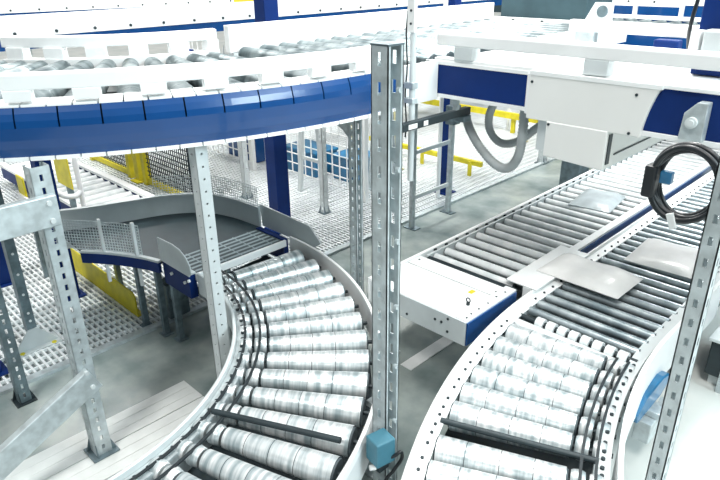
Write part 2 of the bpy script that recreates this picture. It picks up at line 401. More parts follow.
# =================================================================== PARCELS on the rollers
def parcel(x, y, z, sx, sy, h, rz, m, label, bag=True):
    mb = MB(); n = 10; vs = []; fs = []
    for j in range(n + 1):
        for i in range(n + 1):
            u, v = i / n * 2 - 1, j / n * 2 - 1
            e = (1 - abs(u) ** 4) * (1 - abs(v) ** 4)
            vs.append((u * sx / 2, v * sy / 2, .006 + h * e ** .5 * (.85 + .15 * sin(5 * u + 3 * v) * cos(4 * v))))
    for j in range(n):
        for i in range(n): q = j * (n + 1) + i; fs.append((q, q + 1, q + n + 2, q + n + 1))
    mb.add(vs, fs, True)
    o = len(vs)
    vb = [(v[0], v[1], 0) for v in vs]; mb.add(vb, [f[::-1] for f in fs])
    rim = [i for i in range(n)] + [n + (n + 1) * j for j in range(n)] + [(n + 1) * (n + 1) - 1 - i for i in range(n)] + [(n + 1) * (n - j) for j in range(n)]
    mb.add([vs[i] for i in rim] + [vb[i] for i in rim], [(k, (k + 1) % len(rim), len(rim) + (k + 1) % len(rim), len(rim) + k) for k in range(len(rim))])
    p = part('parcel', mb, m); p.location = (x, y, z); p.rotation_euler.z = R(rz)
    return tag(p, label, 'parcel', 'poly wrapped parcels on the rollers')
parcel(-1.53, 5.42, .796, .62, .62, .06, 3, POLY, 'flat pale wrapped parcel on the right rollers, beside the hanging cable coil')
parcel(-1.88, 4.54, .837, .70, .46, .07, -1, POLY, 'flat pale wrapped parcel crossing the white bridge plate')
parcel(-2.66, 6.35, .798, .44, .60, .06, 8, POLYG, 'grey wrapped parcel on the straight rollers just below the motor cover')

# =================================================================== UPPER CURVED CONVEYOR (blue skirt)
UC = (-6.87, 3.30); UR = 3.72
def upath(r, a0=-62, a1=0, ext=.34, n=90):
    p = arc(UC, r, a0, a1, n)
    return p + ([(UC[0] + r, UC[1] + ext)] if ext else [])
def between(path, s0, s1, k=3):
    """piece of a path between two arc lengths"""
    P = [Vector((p[0], p[1])) for p in path]; acc = [0]
    for a, b in zip(P[:-1], P[1:]): acc.append(acc[-1] + (b - a).length)
    def at(s):
        s = max(0, min(acc[-1] - 1e-6, s))
        for i in range(len(P) - 1):
            if s <= acc[i + 1]: return P[i] + (P[i + 1] - P[i]) * ((s - acc[i]) / (acc[i + 1] - acc[i]))
        return P[-1]
    return [at(s0 + (s1 - s0) * i / k) for i in range(k + 1)]
def plen(path): return sum((Vector(b) - Vector(a)).length for a, b in zip(path[:-1], path[1:]))
t = thing('overhead_curved_conveyor', (-3.6, 1.6, 2.17), 'wide overhead curved roller conveyor with slit blue skirt, crossing the upper left', 'conveyor')
up = upath(UR); UL = plen(up)
# offsets: right of the path is the outside (path runs anticlockwise, so left is inwards)
part('skirt_band', MB().sweep(up, [(.006, 2.188), (-.002, 2.24), (-.004, 2.29), (-.005, 2.36), (.012, 2.36), (.012, 2.29), (.025, 2.188)]), BLUE, t)
mb = MB(); s = 0
while s < UL - .02:
    e = min(s + .238, UL)
    mb.sweep(between(up, s + .005, e - .005, 5), [(-.005, 2.36), (.000, 2.40), (.012, 2.44), (.030, 2.476), (.042, 2.472), (.026, 2.435), (.016, 2.40), (.012, 2.36)])
    s = e
part('skirt_flaps', mb, BLUE, t)
part('skirt_backing', MB().sweep(up, [(.062, 2.20), (.062, 2.478), (.075, 2.478), (.075, 2.20)]), DARK, t)
mb = MB(); mb2 = MB(); s = 0
while s < UL - .02:
    e = min(s + .142, UL)
    mb.sweep(between(up, s + .005, e - .005, 2), [(.028, 2.474), (.028, 2.486), (.15, 2.503), (.15, 2.485)])
    mb2.sweep(between(up, s + .005, e - .005, 2), [(-.008, 2.168), (-.006, 2.190), (.075, 2.190), (.075, 2.168)])
    s = e
part('top_tabs', mb, WHITE, t); part('bottom_tabs', mb2, WHITE, t)
part('outer_frame', MB().sweep(up, [(.08, 2.20), (.08, 2.42), (.11, 2.42), (.11, 2.20)]), GALVD, t)
part('front_guide_rail', MB().sweep(upath(UR - .06, ext=.33), [(-.03, 2.568), (-.03, 2.655), (.03, 2.663), (.03, 2.568)]), WHITE, t, .006)
ups = upath(UR - .06, ext=.33); s = .12
while s < plen(ups) - .1:
    part('rail_block', MB().sweep(between(ups, s, s + .15, 2), [(-.035, 2.504), (-.035, 2.568), (.035, 2.568), (.035, 2.504)]), WHITE, t, .004); s += .37
IR = 1.72
part('back_guide_rail', MB().sweep(upath(IR, ext=.0, n=30), [(-.03, 2.585), (-.03, 2.67), (.03, 2.68), (.03, 2.585)]), WHITE, t, .006)
ips = upath(IR, ext=0, n=30); s = .05
while s < plen(ips) - .1:
    part('rail_block', MB().sweep(between(ips, s, s + .16, 2), [(-.05, 2.49), (-.05, 2.585), (.05, 2.585), (.05, 2.49)]), WHITE, t, .004); s += .34
part('corner_plate', MB().box(-3.185, -3.165, 3.66, 4.08, 2.18, 2.49), WHITE, t)
part('inner_frame', MB().sweep(upath(IR, ext=0, n=30), [(-.06, 2.20), (-.06, 2.49), (.07, 2.49), (.07, 2.20)]), WHITE, t)
part('side_beam', MB().box(UC[0] + IR - .08, UC[0] + IR, 3.45, 7.85, 2.44, 2.69), WHITE, t, .006)
part('far_side_frame', MB().box(-3.30, -3.24, 5.84, 7.85, 2.30, 2.52), WHITE, t)
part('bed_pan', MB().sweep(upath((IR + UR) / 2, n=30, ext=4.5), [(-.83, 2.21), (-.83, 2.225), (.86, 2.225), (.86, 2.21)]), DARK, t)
Lu = 1.72; ra, rb = .070, .112
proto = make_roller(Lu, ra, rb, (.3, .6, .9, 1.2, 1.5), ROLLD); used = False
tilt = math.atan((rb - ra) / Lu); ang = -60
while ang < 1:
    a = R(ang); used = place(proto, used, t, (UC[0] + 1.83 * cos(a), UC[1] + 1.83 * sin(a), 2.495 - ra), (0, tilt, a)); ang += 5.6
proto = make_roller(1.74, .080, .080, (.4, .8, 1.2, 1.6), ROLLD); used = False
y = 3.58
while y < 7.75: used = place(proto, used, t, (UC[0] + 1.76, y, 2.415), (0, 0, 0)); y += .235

# =================================================================== UPPER STRAIGHT CONVEYOR with motor cover
t = thing('overhead_belt_conveyor', (-1.6, 4.9, 1.9), 'overhead white belt conveyor with blue side panels and a big white motor cover, upper right', 'conveyor')
UY0, UY1 = 4.10, 5.78
part('belt', MB().box(-3.12, .9, UY0 + .14, UY1 - .12, 2.44, 2.50), BELTW, t)
part('front_side', MB().box(-3.22, .9, UY0, UY0 + .10, 2.44, 2.505), WHITE, t, .004)
part('rear_side', MB().box(-3.12, .9, UY1 - .10, UY1, 2.30, 2.505), WHITE, t)
part('gap_strip', MB().box(-3.1, .9, UY0 + .102, UY0 + .138, 2.40, 2.47), DARK, t)
bm = MB().box(-3.10, .9, UY0 + .03, UY1 - .03, 2.225, 2.24)
part('underside_pan', bm, PALE, t)
part('panel_frame', MB().box(-3.28, -2.33, UY0 - .012, UY0 + .02, 2.195, 2.225).box(-3.28, -2.33, UY0 - .012, UY0 + .02, 2.455, 2.482).box(-3.30, -3.265, UY0 - .012, UY0 + .02, 2.195, 2.48), WHITE, t)
part('blue_panel', MB().box(-3.266, -2.345, UY0 - .008, UY0 + .01, 2.225, 2.456), NAVY, t)
part('panel_trim', MB().box(-2.352, -2.325, UY0 - .03, UY0 + .02, 2.18, 2.475), WHITE, t, .008)
# cover: main plate with an arched right edge
cv = [(-2.32, 2.155), (-2.32, 2.492), (-1.405, 2.492)]
for k in range(9):
    q = k / 8; cv.append((-1.405 - .065 * (1 - (1 - q) ** 2) - .02 * q, 2.492 - .34 * q))
part('motor_cover', MB().prism(cv, 'y', UY0 - .05, UY0 + .02), BOX, t, .006)
part('cover_box', MB().prism([(-2.15, 1.905), (-2.15, 2.16), (-1.70, 2.16), (-1.70, 1.885), (-1.735, 1.885)], 'y', UY0 - .055, 5.5), BOX, t, .008)
part('cover_slot', MB().box(-1.699, -1.693, UY0 - .02, UY0 + .03, 1.92, 2.13), DARK, t)
part('cover_seam', MB().box(-1.698, -1.694, UY0 + .10, 5.2, 1.965, 1.975), DARK, t)
part('cover_return', MB().box(-2.25, -2.15, UY0 + .01, 5.3, 1.92, 2.155), PALE, t, .004)
part('cover_lip', MB().box(-2.32, -1.40, UY0 - .054, UY0 + .02, 2.468, 2.496), WHITE, t)
part('curved_blue_panel', MB().prism([(-1.40, 2.475), (-1.44, 2.42), (-1.475, 2.33), (-1.49, 2.24), (-1.49, 2.195), (-.9, 2.195), (-.9, 2.475)], 'y', UY0 - .02, UY0 + .012), NAVY, t)
part('panel_sill', MB().box(-1.50, .9, UY0 - .035, UY0 + .02, 2.165, 2.197), WHITE, t, .004)
part('panel_top', MB().box(-1.40, .9, UY0 - .035, UY0 + .02, 2.474, 2.50), WHITE, t, .004)
part('end_bracket', MB().prism([(-1.245, 2.20), (-1.235, 2.36), (-1.17, 2.43), (-1.11, 2.43), (-1.11, 2.20)], 'y', UY0 - .10, UY0 - .021), GALV, t, .005)
part('pivot_bolt', MB().cyl((-1.18, UY0 - .10, 2.31), (-1.18, UY0 - .125, 2.31), .034).cyl((-1.18, UY0 - .125, 2.31), (-1.18, UY0 - .135, 2.31), .020), PALE, t)
bolts(t, [(-2.295, UY0 - .05, 2.42), (-1.55, UY0 - .05, 2.42), (-1.56, UY0 - .05, 2.17), (-2.13, UY0 - .055, 2.14)], (0, -1, 0), .010, .006)
rp = MB().prism([(UY0 - .02, 2.605), (UY0 - .02, 2.69), (UY0 - .005, 2.705), (UY0 + .06, 2.705), (UY0 + .06, 2.605)], 'x', -3.19, .9)
part('front_guide_rail', rp, WHITE, t, .008)
part('rear_guide_rail', MB().prism([(UY1 - .06, 2.605), (UY1 - .06, 2.69), (UY1 - .045, 2.705), (UY1 + .02, 2.705), (UY1 + .02, 2.605)], 'x', -2.92, .9), WHITE, t, .008)
for x in (-2.93, -1.86, -.7):
    part('rail_block', MB().box(x - .085, x + .085, UY0 - .02, UY0 + .09, 2.504, 2.606), PALE, t, .006)
for x in (-2.75, -1.72, -.8):
    part('rail_block', MB().box(x - .09, x + .09, UY1 - .08, UY1 + .02, 2.504, 2.606), GALV, t, .006)
part('joint_plate', MB().box(-1.98, -1.55, UY0 + .16, UY0 + .75, 2.50, 2.507), WHITE, t)

# =================================================================== POSTS
def slot_post(name, x, y, z1, w, label, facing='x', m=GALV, slot=(.018, .045, .085), foot=True, thin=False, z0=0., group=None):
    """channel post: web and two flanges with rows of slots; facing is the open side"""
    t = thing(name, (x, y, z0), label, 'post', group)
    h = w / 2; tk = .005; mb = MB(); sw, sh, pt = slot; Lz = z1 - z0 - .012
    b = z0 + .012
    if facing == 'x':      # open to +x
        mb.slotted((x - h, y - h, b), (0, 1, 0), (0, 0, 1), (1, 0, 0), w, Lz, sw, sh, pt, tk)
        mb.slotted((x - h, y - h, b), (1, 0, 0), (0, 0, 1), (0, 1, 0), w, Lz, sw, sh, pt, tk)
        mb.slotted((x - h, y + h - tk, b), (1, 0, 0), (0, 0, 1), (0, 1, 0), w, Lz, sw, sh, pt, tk)
        mb.box(x + h - tk, x + h, y - h, y - h + .016, b, b + Lz).box(x + h - tk, x + h, y + h - .016, y + h, b, b + Lz)
    else:                  # web faces +x, open to -x
        mb.slotted((x + h - tk, y - h, b), (0, 1, 0), (0, 0, 1), (1, 0, 0), w, Lz, sw, sh, pt, tk)
        mb.slotted((x - h, y - h, b), (1, 0, 0), (0, 0, 1), (0, 1, 0), w, Lz, sw, sh, pt, tk)
        mb.slotted((x - h, y + h - tk, b), (1, 0, 0), (0, 0, 1), (0, 1, 0), w, Lz, sw, sh, pt, tk)
        mb.box(x - h, x - h + tk, y - h, y - h + .016, b, b + Lz).box(x - h, x - h + tk, y + h - .016, y + h, b, b + Lz)
    part('channel', mb, m, t)
    if foot:
        f = MB().box(x - w * .85, x + w * .85, y - w * .85, y + w * .85, z0, z0 + .012)
        f.prism([(y - h, z0 + .012), (y - h - .03, z0 + .012), (y - h, z0 + .11)], 'x', x - h, x - h + .006)
        f.prism([(y + h, z0 + .012), (y + h + .03, z0 + .012), (y + h, z0 + .11)], 'x', x + h - .006, x + h)
        f.prism([(x + h, z0 + .012), (x + h + .03, z0 + .012), (x + h, z0 + .11)], 'y', y - h, y - h + .006)
        part('foot_plate', f, DARK if m is GALVD else GALVD, t)
    return t
pc = slot_post('slotted_post', -1.85, 2.03, 2.885, .10, 'tall slotted steel post standing alone at the centre of the picture', 'x', slot=(.022, .058, .125))
part('cap', MB().box(-1.902, -1.798, 1.978, 2.082, 2.885, 2.893), GALVD, pc)
bolts(pc, [(-1.796, 2.045, .9 + .36 * k) for k in range(6)], (1, 0, 0), .013, .012, GALV)

ps = slot_post('slotted_post', -3.79, 1.13, 2.155, .11, 'slotted steel post at left carrying a level beam and a slanting brace', 'w', slot=(.02, .04, .08), z0=.016)
mb = MB().box(-3.733, -3.675, .10, 1.17, 1.80, 1.99)
bo = part('cross_beam', mb, GALV, ps, .006)
a = Vector((-3.704, 1.16, .69)); b = Vector((-3.704, -.05, .11))
part('diagonal_brace', MB().bar(a, b, .058, .19, (1, 0, 0)) if False else MB().bar(a, b, .058, .175), GALV, ps, .006)
bolts(ps, [(-3.675, 1.12, 1.95), (-3.675, 1.12, 1.84), (-3.675, 1.11, .76), (-3.675, 1.13, .64)], (1, 0, 0), .016, .014, PALE)
pp = slot_post('punched_post', -3.485, 2.015, 2.155, .09, 'narrow punched steel post rising beside the inner edge of the curved rollers', 'w', m=PALE, slot=(.014, .014, .085))
slot_post('slotted_post', -.54, 2.34, 3.3, .064, 'slanting looking slotted steel post at right, in front of the hanging cable coil', 'w', slot=(.016, .036, .085))
sp = slot_post('slotted_post', -3.42, 3.38, 2.155, .08, 'thin slotted post just behind the tall centre post, under the blue skirt corner', 'x', m=GALV)
part('gusset', MB().prism([(-3.90, 2.155), (-3.461, 2.155), (-3.461, 1.95), (-3.52, 2.0)], 'y', 3.34, 3.352), GALV, sp)
slot_post('slotted_post', -4.82, .95, 2.15, .09, 'dark slotted post on the concrete at the left edge of the picture', 'w', m=GALVD)
# leg with splayed foot on the grating
t = thing('support_leg', (-5.60, 1.31, 0), 'grey leg with a wide splayed foot plate standing on the white grating at left', 'leg post')
mb = MB().box(-5.65, -5.55, 1.27, 1.35, .16, 2.15); part('shaft', mb, GALVD, t)
part('foot', MB().prism([(1.12, 0), (1.12, .02), (1.27, .20), (1.35, .20), (1.50, .02), (1.50, 0)], 'x', -5.548, -5.536).box(-5.70, -5.48, 1.10, 1.52, 0, .012), PALE, t)
bolts(t, [(-5.55, 1.31, z) for z in (.28, .36, .55, .75, .95, 1.15, 1.35)], (1, 0, 0), .012, .006, WHITE)
bolts(t, [(-5.50, 1.17, .012), (-5.50, 1.45, .012)], (0, 0, 1), .022, .006, YEL)

def blue_col(x, y, z1, w, label, z0=0.):
    t = thing('blue_column', (x, y, z0), label, 'column', 'blue square columns')
    part('shaft', MB().box(x - w / 2, x + w / 2, y - w / 2, y + w / 2, z0 + .015, z1), NAVY, t, .008)
    part('base_plate', MB().box(x - w * .8, x + w * .8, y - w * .8, y + w * .8, z0, z0 + .015), NAVY, t)
    return t
blue_col(-6.12, 4.64, 4.2, .20, 'tall blue square column standing on the pale grating left of the centre post')
blue_col(-7.75, 4.45, 2.18, .20, 'blue square column partly hidden behind the narrow punched post')
blue_col(-5.40, 7.25, 4.2, .15, 'slim blue column behind the ladder shaped stand')
blue_col(-6.30, 1.93, 2.14, .15, 'blue square column right behind the left slotted post')
blue_col(-5.42, .88, 2.14, .15, 'blue square column at the far left edge of the picture')
blue_col(-7.15, 1.55, 2.14, .15, 'blue square column far left, behind the yellow guard plate')

# sensor pole
PX, PY = -3.078, 3.66
t = thing('sensor_pole', (PX, PY, 1.6), 'thin white pole clamped beside the navy panel, right of the tall centre post', 'pole')
part('tube', MB().cyl((PX, PY, 1.6), (PX, PY, 3.4), .024), PALE, t)
part('upper_channel', MB().box(PX - .035, PX + .03, PY - .03, PY - .0, 2.74, 3.4), WHITE, t)
part('clamp', MB().box(PX - .060, PX + .03, PY - .03, PY + .03, 2.33, 2.38), GALV, t, .005)
part('clamp', MB().box(PX - .060, PX + .03, PY - .03, PY + .03, 2.22, 2.26), GALV, t, .005)
part('cable', MB().tube([(PX - .045 + .008 * sin(k), PY - .02, 1.95 + k * .07) for k in range(21)], .006, 6), RUB, t)
bolts(t, [(PX, PY - .03, 2.80 + .09 * k) for k in range(4)], (0, -1, 0), .009, .006)

t = thing('sensor_bar', (-3.02, 3.86, 1.99), 'dark slotted bar with pale labels hanging under the navy panel', 'bar')
part('bar', MB().box(-3.05, -2.99, 3.42, 4.32, 2.04, 2.10), DARK, t, .005)
for y0, l in ((3.52, .10), (3.70, .05)): part('label_plate', MB().box(-2.989, -2.985, y0, y0 + l, 2.052, 2.088), WHITE, t)
part('hanger', MB().box(-3.04, -3.0, 4.13, 4.17, 2.10, 2.22), GALV, t)
part('end_sensor', MB().box(-3.07, -2.97, 4.20, 4.30, 1.99, 2.04), GALVD, t, .005)

# ladder shaped stand
t = thing('ladder_stand', (-4.86, 6.22, 0), 'galvanised two leg stand with cross rungs on the concrete behind the centre post', 'stand')
for y in (5.83, 6.61):
    lg = part('leg', MB().box(-4.89, -4.83, y - .03, y + .03, .012, 2.0), GALV, t, .004)
    part('foot', MB().box(-4.96, -4.76, y - .06, y + .06, 0, .012), GALVD, lg)
for z in (.42, 1.02, 1.70): part('rung', MB().box(-4.875, -4.845, 5.86, 6.58, z - .025, z + .025), PALE, t)
part('clamp_block', MB().box(-4.93, -4.79, 6.55, 6.70, 1.25, 1.50), GALVD, t, .01)

# =================================================================== HOSES AND CABLES
def spline(pts, n=12):
    P = [Vector(p) for p in pts]; P = [2 * P[0] - P[1]] + P + [2 * P[-1] - P[-2]]; out = []
    for i in range(1, len(P) - 2):
        for k in range(n):
            q = k / n; a, b, c, d = P[i - 1:i + 3]
            out.append(.5 * ((2 * b) + (c - a) * q + (2 * a - 5 * b + 4 * c - d) * q * q + (3 * b - a - 3 * c + d) * q ** 3))
    out.append(P[-2]); return out
solo('corrugated_hose', MB().tube(spline([(-3.10, 4.40, 2.0), (-2.99, 4.33, 1.90), (-2.84, 4.26, 1.80), (-2.66, 4.22, 1.70), (-2.53, 4.22, 1.69), (-2.45, 4.22, 1.80), (-2.43, 4.22, 1.98), (-2.45, 4.25, 2.21)], 16), .036, 10, .10), HOSE,
     'grey corrugated hose sagging lowest beside the motor cover', 'hose')
solo('corrugated_hose', MB().tube(spline([(-2.80, 4.42, 2.2), (-2.87, 4.42, 2.04), (-2.86, 4.43, 1.90), (-2.76, 4.45, 1.81), (-2.62, 4.47, 1.84), (-2.48, 4.48, 1.96), (-2.38, 4.49, 2.06), (-2.36, 4.5, 2.2)], 16), .033, 10, .10), HOSE,
     'grey corrugated hose bulging in a loop just below the navy panel', 'hose')
t = thing('cable_coil', (-.80, 2.95, 1.95), 'loop of thick black cable tied up and hanging in front of the right conveyor', 'cable')
cx, cz, cy = -.87, 2.235, 3.05
for k, (rx, rz, dy) in enumerate(((.155, .185, 0), (.142, .170, .03), (.160, .178, -.03), (.136, .184, .015), (.150, .165, -.015))):
    part('cable_loop', MB().tube([(cx + rx * cos(q * PI / 24) + .008 * sin(q * PI / 12 + k), cy + dy, cz + rz * sin(q * PI / 24)) for q in range(49)], .0145, 8), RUB, t)
part('cable_tail', MB().tube(spline([(-.715, 3.05, 2.24), (-.75, 3.1, 2.42), (-.80, 3.25, 2.55), (-.79, 3.4, 2.70), (-.72, 3.5, 2.95), (-.70, 3.5, 3.3)]), .016, 8), RUB, t)
part('plug', MB().box(-1.055, -.995, 3.0, 3.08, 2.14, 2.30), RUB, t, .012)
part('plug_tip', MB().box(-.985, -.93, 3.02, 3.06, 2.22, 2.28), AZURE, t, .006)
part('cable_tie', MB().bar((-.745, 3.03, 2.28), (-.62, 3.05, 2.30), .012, .014), WHITE, t)
part('cable_tie', MB().bar((-.90, 3.0, 2.09), (-.87, 3.0, 2.02), .02, .03), WHITE, t)
# teal sensor box by the centre post
t = thing('sensor_box', (-1.80, 1.88, .60), 'teal blue sensor box with a black cable at the foot of the tall centre post', 'sensor')
ang = R(20)
bx = MB().box(-.06, .05, -.06, .06, 0, .155)
M = Matrix.Translation(Vector((-1.765, 1.905, .735))) @ Matrix.Rotation(R(-12), 4, 'Z')
bx.v = [tuple(M @ Vector(v)) for v in bx.v]
part('housing', bx, TEAL, t, .008)
part('bracket', MB().box(-1.86, -1.76, 1.955, 1.979, .66, .74).box(-1.81, -1.75, 1.88, 1.955, .66, .73), DARK, t, .004)
part('cable', MB().tube(spline([(-1.75, 1.92, .74), (-1.70, 1.94, .78), (-1.68, 1.97, .80), (-1.70, 2.0, .72), (-1.74, 1.98, .62), (-1.78, 1.95, .50), (-1.79, 1.97, .1)]), .010, 8), RUB, t)
part('lens', MB().cyl((-1.80, 1.85, .69), (-1.78, 1.88, .69), .016), WHITE, t)

# devices top right
t = thing('control_unit', (-1.2, 4.62, 2.505), 'blue upright unit with a pale grey sensor head at the top right corner', 'device')
part('housing', MB().box(-1.41, -.95, 4.52, 4.64, 2.508, 3.05), NAVY, t, .01)
part('sensor_head', MB().box(-1.34, -1.05, 4.40, 4.52, 2.63, 2.80), PALE, t, .015)
part('terminal_strip', MB().box(-1.42, -1.36, 4.42, 4.52, 2.65, 2.79), WHITE, t, .006)
part('cable', MB().tube(spline([(-1.53, 4.9, 2.52), (-1.54, 4.8, 2.65), (-1.52, 4.7, 2.8), (-1.50, 4.7, 3.0)]), .014, 8), RUB, t)
t = thing('reflector', (-2.66, 5.86, 2.70), 'white bracket with a round grey reflector standing on the rear guide rail, top right', 'reflector')
part('bracket', MB().box(-2.70, -2.53, 5.74, 5.76, 2.706, 2.86).prism([(-2.78, 2.706), (-2.70, 2.706), (-2.70, 2.86)], 'y', 5.74, 5.76), WHITE, t)
part('disc', MB().cyl((-2.62, 5.74, 2.785), (-2.62, 5.725, 2.785), .05, n=24), GALVD, t)
t = thing('junction_box', (-1.97, 5.6, 2.502), 'small navy box lying on the white belt near the rear guide rail', 'box')
part('case', MB().box(-2.06, -1.86, 5.54, 5.655, 2.502, 2.60), NAVY, t, .015)

# =================================================================== YELLOW GUARDS
t = thing('kick_plate', (-6.2, 2.22, 0), 'long yellow guard plate on the white grating below the curved dark belt', 'guard plate')
part('plate', MB().prism([(-7.3, .03), (-7.3, .29), (-5.40, .27), (-5.36, .23), (-5.36, .03)], 'y', 2.21, 2.225), YEL, t, .004)
part('base_angle', MB().box(-7.3, -5.36, 2.225, 2.28, .005, .02).box(-7.3, -5.36, 2.21, 2.225, .005, .03), YEL, t)
for x in (-7.0, -6.2, -5.5): part('stay', MB().prism([(2.225, .03), (2.28, .03), (2.225, .2)], 'x', x, x + .008), YEL, t)

def yellow_fence(x0, x1, y, h, label, posts):
    h = 1.25; t = thing('safety_fence', ((x0 + x1) / 2, y, 0), label, 'fence', 'yellow framed mesh fences')
    for x in posts: part('post', MB().box(x - .05, x + .05, y - .05, y + .05, 0, h), YEL, t)
    part('bottom_rail', MB().box(x0, x1, y - .03, y + .03, .03, .12), YEL, t)
    mb = MB(); z = .16
    while z < h - .04: mb.box(x0, x1, y - .006, y + .006, z, z + .012); z += .07
    x = x0
    while x < x1: mb.box(x, x + .012, y - .006, y + .006, .12, h - .03); x += .06
    part('mesh_panel', mb, DARK, t)
    return t
yellow_fence(-11.2, -9.62, 4.32, 2.1, 'yellow framed mesh fence panel nearest the pale side conveyor', (-11.15, -9.66))
yellow_fence(-9.15, -7.6, 4.32, 2.1, 'yellow framed mesh fence panel with a long yellow bottom rail, above the mesh guards', (-9.12,))
t = thing('gate_post', (-9.38, 4.32, 0), 'yellow post between the two yellow framed fence panels', 'post')
part('shaft', MB().box(-9.45, -9.31, 4.27, 4.37, .02, 1.25), YEL, t); part('base_plate', MB().box(-9.5, -9.26, 4.2, 4.44, 0, .02), YEL, t)
t = thing('yellow_shield', (-7.7, 2.62, 0), 'square yellow shield plate seen behind a white bent tube at left', 'shield')
part('plate', MB().box(-8.0, -7.55, 2.60, 2.62, .72, 1.12), YEL, t, .006); part('stand', MB().box(-7.8, -7.74, 2.62, 2.68, 0, .95), GALVD, t)
t = thing('yellow_shield', (-6.9, 1.80, 0), 'narrow yellow shield plate at the far left edge, beside a blue column', 'shield')
part('plate', MB().box(-7.05, -6.85, 1.88, 1.90, .60, 1.20), YEL, t, .006); part('stand', MB().box(-6.98, -6.93, 1.90, 1.95, 0, .9), GALVD, t)
part('white_bar', MB().box(-7.05, -6.6, 1.86, 1.88, .93, 1.0), WHITE, t)
solo('bent_tube', MB().tube(spline([(-6.72, 2.40, .60), (-6.72, 2.40, .9), (-6.72, 2.40, 1.38)]), .03, 8).tube(spline([(-6.72, 2.40, .97), (-6.70, 2.33, .93), (-6.68, 2.21, .96), (-6.68, 2.11, 1.05)]), .03, 8).cyl((-6.72, 2.40, 0), (-6.72, 2.40, .62), .012), WHITE,
     'white bent tube in front of the square yellow shield', 'tube')

# side conveyor in the back left
def side_conveyor(name, p, q, w, z, label, side=NAVY, rollers=True, depth=.2, m=WHITE, pitch=.22, leg=True):
    p = Vector((p[0], p[1], 0)); q = Vector((q[0], q[1], 0)); d = (q - p).normalized(); n = Vector((-d.y, d.x, 0)); L = (q - p).length
    t = thing(name, ((p.x + q.x) / 2, (p.y + q.y) / 2, 0), label, 'conveyor')
    zz = Vector((0, 0, 1))
    for s in (-1, 1):
        o = n * s * (w / 2)
        part('side_frame', MB().bar(p + o + zz * (z - depth / 2), q + o + zz * (z - depth / 2), .05, depth), side, t)
        part('side_cap', MB().bar(p + o + zz * (z + .02), q + o + zz * (z + .02), .09, .04), m, t)
    part('bed', MB().bar(p + zz * (z - .06), q + zz * (z - .06), w - .05, .03), PALE, t)
    if rollers:
        ro = None; s = .1; a = math.atan2(n.y, n.x); i = 0
        while s < L and i < 90:
            b = p + d * s - n * (w / 2 - .05)
            if ro is None: o = ro = part('roller', MB().lathe_x([(0, .01), (0, .05), (w - .1, .05), (w - .1, .01)], 12), ROLLT, t, local=True)
            else: o = ro.copy(); C.objects.link(o)
            o.parent = t; o.location = Vector((b.x, b.y, z - .045)) - wpos(t); o.rotation_euler.z = a; s += pitch; i += 1
    if leg:
        k = .4
        while k < L:
            for s in (-1, 1):
                b = p + d * k + n * s * (w / 2 - .03); leg_part(t, b.x, b.y, 0, z - depth + .02, .07)
            k += 2.2
    return t
side_conveyor('pale_side_conveyor', (-10.9, 3.18), (-7.1, 3.22), .85, .30, 'pale low conveyor with a navy side, running behind the mesh guards')

# =================================================================== BACKGROUND under the overhead conveyor
def white_mesh(x0, x1, y, h, label):
    t = thing('mesh_fence', ((x0 + x1) / 2, y, 0), label, 'fence', 'white mesh fences in the back')
    for x in (x0, x1): part('post', MB().box(x - .035, x + .035, y - .035, y + .035, 0, h), WHITE, t)
    mb = MB(); z = .1
    while z < h: mb.box(x0, x1, y - .008, y + .008, z, z + .014); z += .16
    x = x0
    while x < x1: mb.box(x, x + .014, y - .008, y + .008, .1, h); x += .16
    part('mesh_panel', mb, WHITE, t)
white_mesh(-10.2, -8.5, 5.95, 2.0, 'white mesh fence in front of the blue crate, seen left of the blue column')
white_mesh(-8.3, -6.0, 6.12, 2.0, 'white mesh fence in front of the long blue crates, right of the blue column')
def crate(x, y, z, sx, sy, sz, m, label):
    t = thing('crate', (x, y, z), label, 'crate', 'blue crates in the back')
    part('body', MB().box(x - sx / 2, x + sx / 2, y - sy / 2, y + sy / 2, z, z + sz * .9), m, t, .02)
    part('rim', MB().box(x - sx / 2 - .02, x + sx / 2 + .02, y - sy / 2 - .02, y + sy / 2 + .02, z + sz * .9, z + sz), m, t, .01)
crate(-9.2, 6.5, 0, .9, .6, .55, BLUE, 'blue crate behind the white mesh, left of the blue column')
crate(-7.75, 6.6, 0, .8, .5, .42, AZURE, 'azure crate behind the white mesh, just right of the blue column')
crate(-6.88, 6.8, 0, .55, .5, .42, AZURE, 'azure crate behind the white mesh, nearer the tall centre post')
def a_frame(x, y, z1, dx, label, m=GALV):
    t = thing('splayed_support', (x, y, 0), label, 'support', 'splayed supports on the grating')
    for s in (-1, 1):
        part('leg', MB().bar((x + s * dx, y, .012), (x + s * .08, y, z1), .07, .05, (0, 1, 0)), m, t)
        part('foot', MB().box(x + s * dx - .1, x + s * dx + .1, y - .07, y + .07, 0, .012), m, t)
    part('top_plate', MB().box(x - .16, x + .16, y - .06, y + .06, z1, z1 + .03), m, t)
    part('tie', MB().box(x - dx * .75, x + dx * .75, y - .015, y + .015, .55, .60), m, t)
a_frame(-6.75, 5.75, 2.15, .28, 'splayed grey support nearest the blue column on the grating', PALE)
a_frame(-6.1, 6.6, 2.15, .25, 'splayed grey support furthest back, close to the tall centre post', GALV)
slot_post('slotted_post', -6.12, 5.42, 2.15, .08, 'slotted grey post with a small foot on the open grating', 'w', m=PALE)
slot_post('slotted_post', -7.45, 5.05, 2.15, .09, 'pale punched post left of the blue column, behind the mesh', 'w', m=PALE, slot=(.014, .014, .1))
slot_post('slotted_post', -5.65, 6.05, 2.15, .07, 'slim pale post beside the tall centre post, standing on the grating', 'w', m=PALE)
